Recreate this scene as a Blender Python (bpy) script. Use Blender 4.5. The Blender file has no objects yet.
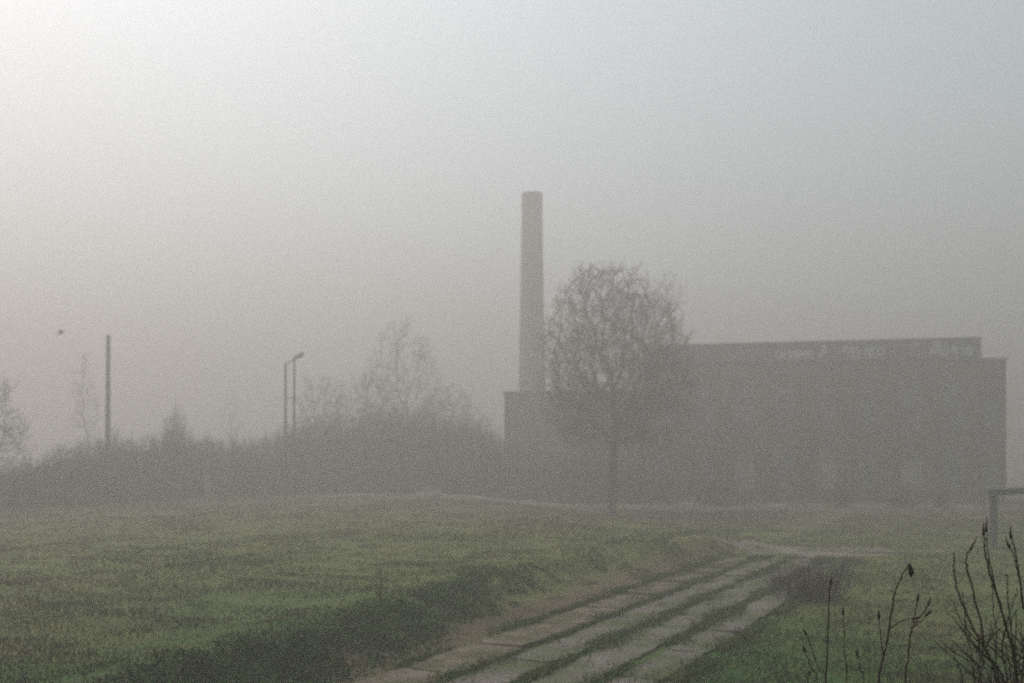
import bpy, math, random
import numpy as np
from mathutils import Vector, Matrix, Euler, noise as mnoise

random.seed(11)
RNG = np.random.default_rng(11)
R = math.radians
sc = bpy.context.scene
COL = sc.collection
F, HOR, CX = 995.0, 462.0, 512.0          # focal length, horizon row and centre column of the photograph, in pixels
EYE = 4.0                                  # eye height above the road (the photographer stands on a bank)

def at(px, Y): return (px - CX) / F * Y
def zz(py, Y): return EYE + (HOR - py) / F * Y

# ------------------------------------------------------------------ helpers
class MB:
    def __init__(s): s.v = []; s.f = []
    def add(s, vs, fs):
        b = len(s.v); s.v.extend(vs); s.f.extend([tuple(b + i for i in f) for f in fs])
    def box(s, c, d, rz=0.0, tilt=None):
        m = Matrix.Rotation(rz, 3, 'Z')
        if tilt: m = m @ Euler(tilt).to_matrix()
        vs = []
        for z in (-.5, .5):
            for x, y in ((-.5, -.5), (.5, -.5), (.5, .5), (-.5, .5)):
                p = m @ Vector((x*d[0], y*d[1], z*d[2])); vs.append((p.x+c[0], p.y+c[1], p.z+c[2]))
        s.add(vs, [(3,2,1,0),(4,5,6,7),(0,1,5,4),(1,2,6,5),(2,3,7,6),(3,0,4,7)])
    def tube(s, pts, rad, n=5, cap=True):
        pts = [Vector(p) for p in pts]; k = len(pts); vs = []; u = None
        for i, p in enumerate(pts):
            t = (pts[min(i+1, k-1)] - pts[max(i-1, 0)])
            if t.length < 1e-7: t = Vector((0, 0, 1))
            t.normalize()
            if u is None:
                a = Vector((1, 0, 0)) if abs(t.x) < .8 else Vector((0, 1, 0)); u = t.cross(a).normalized()
            else:
                u = (u - t * u.dot(t))
                u = u.normalized() if u.length > 1e-6 else t.orthogonal().normalized()
            w = t.cross(u); r = rad[i] if hasattr(rad, '__len__') else rad
            for j in range(n):
                a = 2*math.pi*j/n; q = p + (u*math.cos(a) + w*math.sin(a)) * r; vs.append((q.x, q.y, q.z))
        fs = []
        for i in range(k-1):
            for j in range(n):
                a, b = i*n+j, i*n+(j+1) % n; fs.append((a, b, b+n, a+n))
        if cap: fs.append(tuple(range(n-1, -1, -1))); fs.append(tuple((k-1)*n+j for j in range(n)))
        s.add(vs, fs)
    def ball(s, c, d, seg=8, rings=5, jit=0.0):
        vs = []; fs = []
        for i in range(rings+1):
            th = math.pi*i/rings
            for j in range(seg):
                ph = 2*math.pi*j/seg; k = 1 + random.uniform(-jit, jit)
                vs.append((c[0]+d[0]*math.sin(th)*math.cos(ph)*k, c[1]+d[1]*math.sin(th)*math.sin(ph)*k, c[2]+d[2]*math.cos(th)*k))
        for i in range(rings):
            for j in range(seg):
                a, b = i*seg+j, i*seg+(j+1) % seg; fs.append((a, a+seg, b+seg, b))
        s.add(vs, fs)
    def quad(s, c, u, w):
        c = Vector(c); s.add([tuple(c-u-w), tuple(c+u-w), tuple(c+u+w), tuple(c-u+w)], [(0,1,2,3)])
    def build(s, name, mat, parent=None, smooth=False, bevel=0):
        me = bpy.data.meshes.new(name); me.from_pydata(s.v, [], s.f); me.validate(); me.update()
        if smooth: me.polygons.foreach_set('use_smooth', [True]*len(me.polygons))
        o = bpy.data.objects.new(name, me); COL.objects.link(o); me.materials.append(mat)
        if parent: o.parent = parent
        if bevel:
            b = o.modifiers.new('edge', 'BEVEL'); b.width = bevel; b.segments = 2; b.limit_method = 'ANGLE'
        return o

def arrays(name, V, T, mat, n=3):
    """mesh from numpy vertices and faces with n corners"""
    me = bpy.data.meshes.new(name)
    me.vertices.add(len(V)); me.vertices.foreach_set('co', V.astype(np.float32).ravel())
    me.loops.add(T.size); me.loops.foreach_set('vertex_index', T.astype(np.int32).ravel())
    me.polygons.add(len(T)); me.polygons.foreach_set('loop_start', np.arange(0, T.size, n, dtype=np.int32))
    me.polygons.foreach_set('loop_total', np.full(len(T), n, dtype=np.int32))
    me.update(calc_edges=True); me.materials.append(mat)
    o = bpy.data.objects.new(name, me); COL.objects.link(o); return o

def tag(o, label=None, cat=None, group=None, kind=None):
    if label: o['label'] = label
    if cat: o['category'] = cat
    if group: o['group'] = group
    if kind: o['kind'] = kind
    return o
def empty(name, loc, rz=0):
    o = bpy.data.objects.new(name, None); COL.objects.link(o); o.location = loc; o.rotation_euler = (0, 0, rz); o.empty_display_size = .3; return o
def copy_tree(o, parent=None):
    c = o.copy(); COL.objects.link(c); c.parent = parent
    for ch in list(o.children): copy_tree(ch, c)
    return c

# ------------------------------------------------------------------ materials
def mat(name, cols, scale=1.0, rough=.85, detail=6, lo=.35, hi=.65, bump=0, bscale=30, spec=.3, island=0, extra=None):
    """noise mixed between the colours; 'island' varies the value from blade to blade"""
    m = bpy.data.materials.new(name); m.use_nodes = True; nt = m.node_tree; N = nt.nodes; L = nt.links
    b = N['Principled BSDF']; b.inputs['Roughness'].default_value = rough; b.inputs['Specular IOR Level'].default_value = spec
    tc = N.new('ShaderNodeTexCoord'); nz = N.new('ShaderNodeTexNoise'); nz.inputs['Scale'].default_value = scale; nz.inputs['Detail'].default_value = detail
    nz.inputs['Roughness'].default_value = .62
    L.new(tc.outputs['Object'], nz.inputs['Vector'])
    cr = N.new('ShaderNodeValToRGB'); L.new(nz.outputs['Fac'], cr.inputs['Fac'])
    el = cr.color_ramp.elements
    while len(el) < len(cols): el.new(.5)
    for i, c in enumerate(cols):
        el[i].position = lo + (hi-lo)*i/max(1, len(cols)-1); el[i].color = (*c, 1)
    out = cr.outputs['Color']
    if island:
        g = N.new('ShaderNodeNewGeometry'); mr = N.new('ShaderNodeMapRange'); mr.inputs['To Min'].default_value = 1-island; mr.inputs['To Max'].default_value = 1+island
        L.new(g.outputs['Random Per Island'], mr.inputs['Value'])
        mx = N.new('ShaderNodeVectorMath'); mx.operation = 'SCALE'; L.new(out, mx.inputs[0]); L.new(mr.outputs['Result'], mx.inputs['Scale']); out = mx.outputs['Vector']
    if extra:                      # a second, larger pattern: (colour, scale, lo, hi)
        c2, s2, l2, h2 = extra
        n2 = N.new('ShaderNodeTexNoise'); n2.inputs['Scale'].default_value = s2; n2.inputs['Detail'].default_value = 5; L.new(tc.outputs['Object'], n2.inputs['Vector'])
        r2 = N.new('ShaderNodeMapRange'); r2.inputs['From Min'].default_value = l2; r2.inputs['From Max'].default_value = h2; L.new(n2.outputs['Fac'], r2.inputs['Value'])
        mx2 = N.new('ShaderNodeMix'); mx2.data_type = 'RGBA'; L.new(r2.outputs['Result'], mx2.inputs['Factor']); L.new(out, mx2.inputs['A']); mx2.inputs['B'].default_value = (*c2, 1); out = mx2.outputs['Result']
    L.new(out, b.inputs['Base Color'])
    if bump:
        nb = N.new('ShaderNodeTexNoise'); nb.inputs['Scale'].default_value = bscale; nb.inputs['Detail'].default_value = 8; L.new(tc.outputs['Object'], nb.inputs['Vector'])
        bp = N.new('ShaderNodeBump'); bp.inputs['Strength'].default_value = bump; bp.inputs['Distance'].default_value = .05; L.new(nb.outputs['Fac'], bp.inputs['Height']); L.new(bp.outputs['Normal'], b.inputs['Normal'])
    return m

def brick_mat(name, c1, c2, mortar):
    m = bpy.data.materials.new(name); m.use_nodes = True; nt = m.node_tree; N = nt.nodes; L = nt.links
    b = N['Principled BSDF']; b.inputs['Roughness'].default_value = .9; b.inputs['Specular IOR Level'].default_value = .2
    tc = N.new('ShaderNodeTexCoord'); sx = N.new('ShaderNodeSeparateXYZ'); L.new(tc.outputs['Object'], sx.inputs[0])
    ad = N.new('ShaderNodeMath'); ad.operation = 'ADD'; L.new(sx.outputs['X'], ad.inputs[0]); L.new(sx.outputs['Y'], ad.inputs[1])
    cb = N.new('ShaderNodeCombineXYZ'); L.new(ad.outputs[0], cb.inputs['X']); L.new(sx.outputs['Z'], cb.inputs['Y'])
    br = N.new('ShaderNodeTexBrick'); br.inputs['Scale'].default_value = 1; br.inputs['Brick Width'].default_value = .25; br.inputs['Row Height'].default_value = .08; br.inputs['Mortar Size'].default_value = .008
    br.inputs['Color1'].default_value = (*c1, 1); br.inputs['Color2'].default_value = (*c2, 1); br.inputs['Mortar'].default_value = (*mortar, 1)
    L.new(cb.outputs[0], br.inputs['Vector'])
    n = N.new('ShaderNodeTexNoise'); n.inputs['Scale'].default_value = .35; n.inputs['Detail'].default_value = 7; L.new(tc.outputs['Object'], n.inputs['Vector'])
    mr = N.new('ShaderNodeMapRange'); mr.inputs['From Min'].default_value = .3; mr.inputs['From Max'].default_value = .7; mr.inputs['To Min'].default_value = .6; mr.inputs['To Max'].default_value = 1.35; L.new(n.outputs['Fac'], mr.inputs['Value'])
    v = N.new('ShaderNodeVectorMath'); v.operation = 'SCALE'; L.new(br.outputs['Color'], v.inputs[0]); L.new(mr.outputs['Result'], v.inputs['Scale']); L.new(v.outputs['Vector'], b.inputs['Base Color'])
    return m

GREEN, OLIVE, STRAW, DKGREEN = (.017, .058, .012), (.038, .064, .016), (.068, .060, .027), (.014, .042, .011)
M = {
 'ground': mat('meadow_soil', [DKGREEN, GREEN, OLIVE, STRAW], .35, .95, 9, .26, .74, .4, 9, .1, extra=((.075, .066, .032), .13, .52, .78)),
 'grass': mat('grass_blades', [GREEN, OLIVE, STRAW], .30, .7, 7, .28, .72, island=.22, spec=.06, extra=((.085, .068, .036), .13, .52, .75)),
 'joint': mat('joint_grass', [(.034, .080, .016), (.070, .085, .026)], .8, .7, 4, island=.35, spec=.2),
 'weeds': mat('bank_shade_weeds', [(.010, .037, .008), (.019, .062, .012), (.034, .072, .015)], .8, .9, 5, island=.3, spec=.04, extra=((.045, .042, .020), .5, .55, .75)),
 'concrete': mat('old_concrete', [(.058, .056, .047), (.094, .089, .077), (.132, .126, .111)], 1.6, .85, 9, .3, .7, .6, 25, .25, island=.15, extra=((.040, .058, .020), .8, .42, .60)),
 'mossy': mat('mossy_concrete', [(.060, .052, .036), (.095, .082, .062), (.13, .118, .095)], 1.3, .9, 9, .3, .7, .7, 22, .2, island=.2, extra=((.050, .052, .026), 1.1, .42, .58)),
 'yard': mat('broken_hardstanding', [(.09, .083, .07), (.135, .125, .108)], 2.2, .8, 8, .35, .65, .6, 18, .3, extra=((.06, .07, .03), .75, .40, .60)),
 'path': mat('cinder_path', [(.20, .19, .165), (.28, .26, .23)], 1.5, .9, 7, .3, .7, .4, 18, .2, extra=((.08, .085, .04), .3, .52, .68)),
 'bark': mat('bark', [(.028, .022, .017), (.055, .046, .036)], 5, .9, 6, bump=.6, bscale=25, spec=.15),
 'twig': mat('twigs', [(.036, .027, .021), (.060, .046, .034)], 1.5, .85, 3, island=.3, spec=.15),
 'deadtwig': mat('dead_twigs', [(.060, .040, .030), (.100, .068, .048)], 1.5, .85, 3, island=.35, spec=.15),
 'leafy': mat('hedge_leaves', [(.020, .030, .012), (.042, .045, .018), (.070, .052, .026)], .8, .8, 5, island=.45, spec=.2),
 'brick': brick_mat('soot_brick', (.105, .062, .046), (.075, .048, .039), (.12, .11, .10)),
 'redbrick': brick_mat('red_brick', (.150, .075, .052), (.110, .058, .043), (.13, .115, .10)),
 'chimneybrick': brick_mat('chimney_brick', (.082, .060, .052), (.062, .047, .042), (.10, .095, .09)),
 'coping': mat('coping_stone', [(.10, .095, .09), (.16, .15, .14)], 1.5, .9, 7, bump=.3),
 'render': mat('weathered_render', [(.068, .062, .056), (.105, .096, .086)], .5, .9, 8, .3, .7, .3, 12),
 'roof': mat('roof_felt', [(.04, .04, .04), (.07, .068, .065)], .6, .9, 6),
 'frame': mat('rusty_window_bars', [(.05, .04, .035), (.10, .075, .055)], 4, .7, 5),
 'glass': mat('sky_pale_glass', [(.07, .08, .08), (.21, .22, .215)], .35, .3, 5, spec=.5, island=.5),  # pale tones paint in the sky reflected by the panes
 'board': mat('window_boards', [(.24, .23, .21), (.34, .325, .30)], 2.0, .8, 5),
 'paint': mat('graffiti_paint', [(.48, .48, .46), (.60, .59, .57)], 2.0, .6, 4),
 'concpole': mat('pole_concrete', [(.09, .085, .075), (.14, .13, .115)], 2.5, .9, 6, bump=.3),
 'wood': mat('creosoted_wood', [(.035, .028, .022), (.065, .052, .040)], 3, .9, 6, bump=.4),
 'metal': mat('dull_metal', [(.10, .105, .105), (.17, .17, .165)], 3, .55, 5),
 'rust': mat('painted_steel', [(.060, .065, .062), (.095, .095, .09)], 2.5, .7, 6, bump=.2, extra=((.07, .042, .026), 1.8, .55, .7)),
 'stem': mat('dry_stems', [(.016, .012, .009), (.040, .022, .014)], 9, .75, 4, spec=.25),
 'bud': mat('seed_heads', [(.010, .008, .006), (.024, .016, .011)], 20, .8, 3),
 'rubble': mat('pale_rubble', [(.17, .165, .15), (.28, .27, .25)], 2, .9, 6, island=.3, bump=.3),
 'feather': mat('dark_feathers', [(.012, .012, .013), (.025, .025, .027)], 20, .6, 3),
}
def fade_far(m):
    # grass goes dark to pale with distance, then grey-brown as painted fog fade
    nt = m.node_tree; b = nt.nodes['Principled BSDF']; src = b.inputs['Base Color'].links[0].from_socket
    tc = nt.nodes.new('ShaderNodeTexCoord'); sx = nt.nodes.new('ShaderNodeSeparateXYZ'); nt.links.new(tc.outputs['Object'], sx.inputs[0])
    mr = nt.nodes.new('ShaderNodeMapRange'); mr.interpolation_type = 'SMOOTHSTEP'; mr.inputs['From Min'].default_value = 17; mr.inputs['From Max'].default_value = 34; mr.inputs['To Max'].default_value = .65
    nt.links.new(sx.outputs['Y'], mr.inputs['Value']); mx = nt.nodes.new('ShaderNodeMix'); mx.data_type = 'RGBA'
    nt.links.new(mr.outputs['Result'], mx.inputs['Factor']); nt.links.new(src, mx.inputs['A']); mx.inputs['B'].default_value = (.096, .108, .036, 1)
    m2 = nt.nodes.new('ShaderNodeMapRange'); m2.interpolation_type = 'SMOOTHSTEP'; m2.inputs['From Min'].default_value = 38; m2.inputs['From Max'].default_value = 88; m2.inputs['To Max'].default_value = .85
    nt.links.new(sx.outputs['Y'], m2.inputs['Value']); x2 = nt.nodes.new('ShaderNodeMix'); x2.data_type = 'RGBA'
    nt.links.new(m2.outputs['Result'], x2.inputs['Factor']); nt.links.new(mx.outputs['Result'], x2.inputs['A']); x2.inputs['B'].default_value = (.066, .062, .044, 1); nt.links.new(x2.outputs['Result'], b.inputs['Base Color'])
fade_far(M['grass']); fade_far(M['ground'])
w = bpy.data.materials.new('puddle_water'); w.use_nodes = True
pb = w.node_tree.nodes['Principled BSDF']; pb.inputs['Base Color'].default_value = (.02, .024, .022, 1); pb.inputs['Roughness'].default_value = .04; pb.inputs['IOR'].default_value = 1.33
M['water'] = w

# ------------------------------------------------------------------ terrain
EDGE = [(-20, -13.5), (0, -11.0), (10, -8.0), (15.5, -5.9), (18.3, -5.0), (23.2, -3.07), (30.4, -.98), (39, 4.2), (44, 9.0), (48, 9.5), (56, 6.0), (70, 0), (95, -6), (600, -6)]
EY, EX = np.array([e[0] for e in EDGE]), np.array([e[1] for e in EDGE])
def sm(a, b, x):
    t = np.clip((x-a)/(b-a), 0, 1); return t*t*(3-2*t)
def height(X, Y):
    X = np.asarray(X, float); Y = np.asarray(Y, float)
    d = (X - np.interp(Y, EY, EX)) * .89
    wide = np.interp(Y, [0, 30, 44, 60], [1.5, 1.9, 2.6, 9])
    h = .62 * (1 - sm(-.15, 1, d/wide)) + .09*np.exp(-((d+.5)/.7)**2)*(Y < 46)
    far = sm(30, 75, Y)
    h = h + .35*far*(1-sm(-10, 6, X)) + .10*far
    off = np.abs((X - (Y-18)*.496) * .896)
    und = sm(2.6, 5.5, off)
    h = h + und*(.05*np.sin(X*.9+1.3)*np.cos(Y*.7) + .07*np.sin(X*.33+.4*np.sin(Y*.21)+2)*np.sin(Y*.27+1) + .03*np.sin(X*2.3+Y*1.1)*np.sin(Y*1.9-X*.7))
    bank = 2.4*(1-sm(1.2, 8.5, Y))*sm(-90, -40, Y)
    return h*(1-.9*(1-sm(1, 8.5, Y))) + bank - .03
def gz(x, y): return float(height(x, y))

xs = np.concatenate([np.linspace(-430, -62, 24), np.arange(-60, 60.01, .42), np.linspace(62, 430, 24)])
ys = np.concatenate([np.linspace(-55, -4, 10), np.arange(-3, 70, .42), np.linspace(71, 135, 50), np.linspace(140, 600, 40)])
P0 = (.896, -.444)
GX, GY = np.meshgrid(xs, ys); GZ = height(GX, GY)
V = np.stack([GX.ravel(), GY.ravel(), GZ.ravel()], 1)
nx, ny = len(xs), len(ys); I = np.arange(nx*ny).reshape(ny, nx)
T = np.stack([I[:-1, :-1].ravel(), I[:-1, 1:].ravel(), I[1:, 1:].ravel(), I[1:, :-1].ravel()], 1)
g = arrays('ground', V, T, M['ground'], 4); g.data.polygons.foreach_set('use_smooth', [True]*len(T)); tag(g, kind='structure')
o_v = (V[:, 0]*P0[0] + (V[:, 1]-18)*P0[1])
ver = np.exp(-((o_v+3.3)/1.15)**2)*(V[:, 1] > 2)*(1-sm(38, 48, V[:, 1]))
at_ = g.data.attributes.new('bare_verge', 'FLOAT', 'POINT'); at_.data.foreach_set('value', ver.astype(np.float32))
nt = M['ground'].node_tree; pbs = nt.nodes['Principled BSDF']; src = pbs.inputs['Base Color'].links[0].from_socket
an_ = nt.nodes.new('ShaderNodeAttribute'); an_.attribute_name = 'bare_verge'; mv = nt.nodes.new('ShaderNodeMix'); mv.data_type = 'RGBA'
nt.links.new(an_.outputs['Fac'], mv.inputs['Factor']); nt.links.new(src, mv.inputs['A']); mv.inputs['B'].default_value = (.062, .052, .034, 1); nt.links.new(mv.outputs['Result'], pbs.inputs['Base Color'])

# road: four strips of concrete slabs with grassy joints
D, P = Vector((.444, .896, 0)), Vector((.896, -.444, 0))
STRIPS = [(-2.46, -1.22), (-.98, .04), (.24, 1.30), (1.58, 2.46)]
C0 = Vector((0, 18, 0))
mb = MB(); me_ = MB(); random.seed(5); main_mb = mb
for (a, b) in STRIPS:
    mb = me_ if a < -2 else main_mb
    s = -17 + random.uniform(0, 1.5)
    while s < 25.5:
        ln = random.choice((2.3, 2.9, 2.9, 3.3)); c = C0 + D*(s+ln/2) + P*((a+b)/2)
        if s + ln < 27:
            z = .035 + random.uniform(-.012, .012)
            # irregular outline with crumbled corners, thin slab with a worn edge
            ux, uy = (b-a)/2, ln/2-.02; n = 9; ring = []
            for (x0, y0, x1, y1) in ((-ux,-uy,ux,-uy),(ux,-uy,ux,uy),(ux,uy,-ux,uy),(-ux,uy,-ux,-uy)):
                for k in range(n):
                    t = k/n; x = x0+(x1-x0)*t; y = y0+(y1-y0)*t
                    j = .09*mnoise.noise(Vector((x*1.9+s*3, y*1.9, a*5))) + .03*random.uniform(-1, 1)
                    cut = random.choice((.02, .05, .05, .16)) if k == 0 else 0
                    m_ = 1 - (abs(j)+cut)/max(ux, .3); ring.append((x*m_, y*(1-(abs(j)+cut)*.6/uy)))
            tx, ty = random.uniform(-.03, .03), random.uniform(-.014, .014)
            top = []; low = []
            for x, y in ring:
                p = c + P*x + D*y; zt = z + x*tx + y*ty
                top.append((p.x, p.y, zt)); q = c + P*(x*1.015) + D*(y*1.005); low.append((q.x, q.y, -.14))
            m_ = len(ring); base = len(mb.v)
            mb.v.extend(top+low+[(c.x, c.y, z)])
            for k in range(m_):
                k2 = (k+1) % m_
                mb.f.append((base+k, base+k2, base+2*m_)); mb.f.append((base+m_+k, base+m_+k2, base+k2, base+k))
        s += ln
tag(main_mb.build('road', M['concrete']), kind='structure'); tag(me_.build('road_edge', M['mossy']), kind='structure')

def sheet(name, m, poly, lift, step=.5):
    """an irregular patch lying a few mm above the ground"""
    V = []; F_ = []; c = (sum(p[0] for p in poly)/len(poly), sum(p[1] for p in poly)/len(poly)); rings = 10
    for r in range(rings+1):
        for p in poly:
            x = c[0]+(p[0]-c[0])*r/rings; y = c[1]+(p[1]-c[1])*r/rings; V.append((x, y, gz(x, y)+lift))
    n = len(poly)
    for r in range(rings):
        for k in range(n):
            a, b = r*n+k, r*n+(k+1) % n; F_.append((a, a+n, b+n, b))
    b_ = MB(); b_.v = V; b_.f = F_; o = b_.build(name, m); tag(o, kind='structure'); return o
def blob(cx, cy, rx, ry, n=40, jag=.22, seed=0, ang=0):
    out = []
    for k in range(n):
        a = 2*math.pi*k/n; r = 1 + jag*mnoise.noise(Vector((math.cos(a)*1.6+seed, math.sin(a)*1.6, seed*.7)))*2
        x, y = rx*r*math.cos(a), ry*r*math.sin(a)
        out.append((cx+x*math.cos(ang)-y*math.sin(ang), cy+x*math.sin(ang)+y*math.cos(ang)))
    return out
sheet('yard', M['yard'], blob(13.0, 44.2, 3.9, 2.6, seed=3, ang=.15), .012)
sheet('track', M['yard'], blob(12.0, 48.3, 4.5, .55, seed=8, ang=.02), .018)
sheet('side_track', M['yard'], blob(16.8, 44.5, 2.5, .5, seed=4, ang=.04), .02)
sheet('puddle', M['water'], blob(16.3, 43.9, 1.0, .33, seed=6, jag=.3), .027)
# cinder path along the foot of the hedge and the works
mb = MB(); pts = [(-24, 86), (-14, 88.5), (-4, 90), (6, 91.5), (16, 92), (30, 90), (42, 88)]
L_ = []
for i in range(len(pts)-1):
    for k in range(10):
        t = k/10; L_.append((pts[i][0]*(1-t)+pts[i+1][0]*t, pts[i][1]*(1-t)+pts[i+1][1]*t))
for i, (x, y) in enumerate(L_):
    hw = 1.0+.35*mnoise.noise(Vector((x*.4, 3, 0)))
    for yy in (y-hw, y, y+hw): mb.v.append((x, yy, gz(x, yy)+.03))
    if i:
        a = 3*i
        mb.f += [(a-3, a, a+1, a-2), (a-2, a+1, a+2, a-1)]
tag(mb.build('path', M['path']), kind='structure')

# ------------------------------------------------------------------ grass
def vnoise(x, y, s, seed):
    """cheap value noise on arrays"""
    x = x/s+seed*17.3; y = y/s+seed*5.1; xi = np.floor(x); yi = np.floor(y); fx = x-xi; fy = y-yi
    fx = fx*fx*(3-2*fx); fy = fy*fy*(3-2*fy)
    h = lambda a, b: np.modf(np.abs(np.sin(a*127.1+b*311.7)*43758.5453))[0]
    return (h(xi, yi)*(1-fx)+h(xi+1, yi)*fx)*(1-fy) + (h(xi, yi+1)*(1-fx)+h(xi+1, yi+1)*fx)*fy
def road_uv(X, Y):
    dx, dy = X-C0.x, Y-C0.y; return dx*D.x+dy*D.y, dx*P.x+dy*P.y
def blades(X, Y, Hh, W, name, m, lean=.45, zoff=-.01):
    n = len(X); Z = height(X, Y)+zoff; a = RNG.uniform(0, 2*np.pi, n); b = RNG.uniform(0, 2*np.pi, n); l = RNG.uniform(.1, lean, n)*Hh*1.4
    ux, uy = np.cos(a)*W/2, np.sin(a)*W/2
    mx, my = np.cos(b)*l*.35, np.sin(b)*l*.35; tx, ty = np.cos(b)*l, np.sin(b)*l
    V = np.empty((n, 5, 3))
    V[:, 0] = np.stack([X-ux, Y-uy, Z], 1); V[:, 1] = np.stack([X+ux, Y+uy, Z], 1)
    V[:, 2] = np.stack([X+ux*.8+mx, Y+uy*.8+my, Z+Hh*.6], 1); V[:, 3] = np.stack([X-ux*.8+mx, Y-uy*.8+my, Z+Hh*.6], 1)
    V[:, 4] = np.stack([X+tx, Y+ty, Z+Hh], 1)
    k = np.arange(n)[:, None]*5
    T = np.concatenate([k+np.array([[0, 1, 2]]), k+np.array([[0, 2, 3]]), k+np.array([[3, 2, 4]])], 1).reshape(-1, 3)
    return arrays(name, V.reshape(-1, 3), T, m)
n = 300000
Y = np.exp(RNG.uniform(np.log(9), np.log(82), n)); X = RNG.uniform(-1, 1, n)*(Y*.60+4)
cl = vnoise(X, Y, .9, 1)*.6 + vnoise(X, Y, 3.5, 2)*.4
s_, o_ = road_uv(X, Y); onroad = (np.abs(o_) < 2.62) & (s_ < 26)
ony = (((X-13)/4.2)**2+((Y-44.2)/2.5)**2 < 1) & (vnoise(X, Y, .8, 5) < .60)
onside = (np.abs(X-16.6) < 2.6) & (np.abs(Y-44.3) < .6) & (vnoise(X, Y, .7, 15) < .6)
bare = (np.abs(o_+3.5) < 1.3) & (vnoise(X, Y, 1.2, 7) < .62)
keep = (cl > RNG.uniform(-.1, .5, n)) & ~onroad & ~ony & ~onside & ~bare
X, Y, cl = X[keep], Y[keep], cl[keep]
Hh = (.035+.13*cl**2)*RNG.uniform(.6, 1.3, len(X))*np.where(Y > 30, 1.15, 1); Wd = .011+.00075*Y
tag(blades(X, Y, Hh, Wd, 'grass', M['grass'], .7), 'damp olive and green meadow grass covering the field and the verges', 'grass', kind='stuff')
# grass in the joints between the slab strips
n = 110000
n = 170000; s_ = RNG.uniform(-10, 26, n); g0 = RNG.choice([-1.10, .14, 1.44, -2.62, 2.64], n, p=[.22, .24, .26, .12, .16]); o_ = g0+RNG.normal(0, .09, n)*(1+1.3*(vnoise(s_, g0*3, 1.6, 3) > .5))
X = C0.x+s_*D.x+o_*P.x; Y = C0.y+s_*D.y+o_*P.y; k = vnoise(s_, g0*9, 1.1, 4) > RNG.uniform(.15, .75, n)
X, Y = X[k], Y[k]
m2 = 60000; s2 = RNG.uniform(-10, 27, m2); o2 = RNG.uniform(-2.7, 2.7, m2); X2 = C0.x+s2*D.x+o2*P.x; Y2 = C0.y+s2*D.y+o2*P.y      # tufts and moss creeping over the slabs
k2 = (vnoise(X2, Y2, .55, 21)*.55+vnoise(X2, Y2, 1.7, 22)*.45) > RNG.uniform(.66, .86, m2)-.12*sm(10, 26, s2)-.09*sm(1.0, 2.4, np.abs(o2))
X, Y = np.concatenate([X, X2[k2]]), np.concatenate([Y, Y2[k2]]); Hh = RNG.uniform(.04, .12, len(X))
tag(blades(X, Y, Hh, np.full(len(X), .022), 'joint_grass', M['joint'], .8, .03), 'green tufts growing in the long joints between the concrete slab strips', 'grass', kind='stuff')
# low weeds on the slope between field and road, coloured dark for its shade
n = 120000
Y = np.exp(RNG.uniform(np.log(10), np.log(47), n)); d = RNG.beta(1.6, 2.0, n)
wide = np.interp(Y, [0, 30, 44, 60], [1.5, 1.9, 2.6, 9]); X = np.interp(Y, EY, EX)+(-.1+d*1.35)*wide+RNG.normal(0, .22, n)
k = (vnoise(X, Y, .7, 9)*.45+vnoise(X, Y, 2.6, 10)*.15+.2 > RNG.uniform(.05, .85, n)+.40*sm(15, 38, Y)+.22*sm(.45, .85, d)) & (np.abs(road_uv(X, Y)[1]) > 2.7); X, Y = X[k], Y[k]; n = len(X)
hh = .17*vnoise(X, Y, .6, 11)*RNG.uniform(.1, 1, n); Z = height(X, Y)+hh
sz = RNG.uniform(.020, .050, n)*(.8+Y*.012); u = RNG.normal(size=(n, 3)); u /= np.linalg.norm(u, axis=1)[:, None]; v = RNG.normal(size=(n, 3)); v[:, 2] *= .6
v -= u*np.sum(u*v, 1)[:, None]; v /= np.linalg.norm(v, axis=1)[:, None]
c = np.stack([X, Y, Z], 1); u *= sz[:, None]; v *= sz[:, None]*.6
V = np.stack([c-u, c+v, c+u, c-v], 1).reshape(-1, 3); T = np.arange(4*n).reshape(-1, 4)
tag(arrays('weeds', V, T, M['weeds'], 4), 'low weeds, darkened for bank shade, covering the slope between the field and the slab road', 'weeds', kind='stuff')

# ------------------------------------------------------------------ trees
def colonize(points, start, trunk_h, step=.5, di=4.0, dk=1.0, iters=140, seed=0, sway=.03):
    rng = np.random.default_rng(seed)
    nodes = [np.array(start, float)]; par = [-1]; dirn = np.array([0, 0, 1.0])
    while nodes[-1][2]-start[2] < trunk_h:
        dirn = dirn + rng.normal(0, sway, 3); dirn[2] = 1; dirn /= np.linalg.norm(dirn); nodes.append(nodes[-1]+dirn*step); par.append(len(nodes)-2)
    A = np.array(points, float); N = np.array(nodes); par = list(par)
    for it in range(iters):
        if not len(A): break
        d = np.linalg.norm(A[:, None]-N[None], axis=2); j = d.argmin(1); dm = d[np.arange(len(A)), j]
        act = dm < (di if it > 6 else 50)
        if not act.any(): break
        new = []; np_ = []
        for q in np.unique(j[act]):
            v = A[act & (j == q)]-N[q]; v /= np.linalg.norm(v, axis=1)[:, None]+1e-9; v = v.mean(0)+rng.normal(0, .18, 3)
            v /= np.linalg.norm(v)+1e-9; new.append(N[q]+v*step); np_.append(int(q))
        N = np.vstack([N, new]); par += np_
        dn = np.linalg.norm(A[:, None]-np.array(new)[None], axis=2).min(1); A = A[dn > dk]
    return N, par
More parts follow.
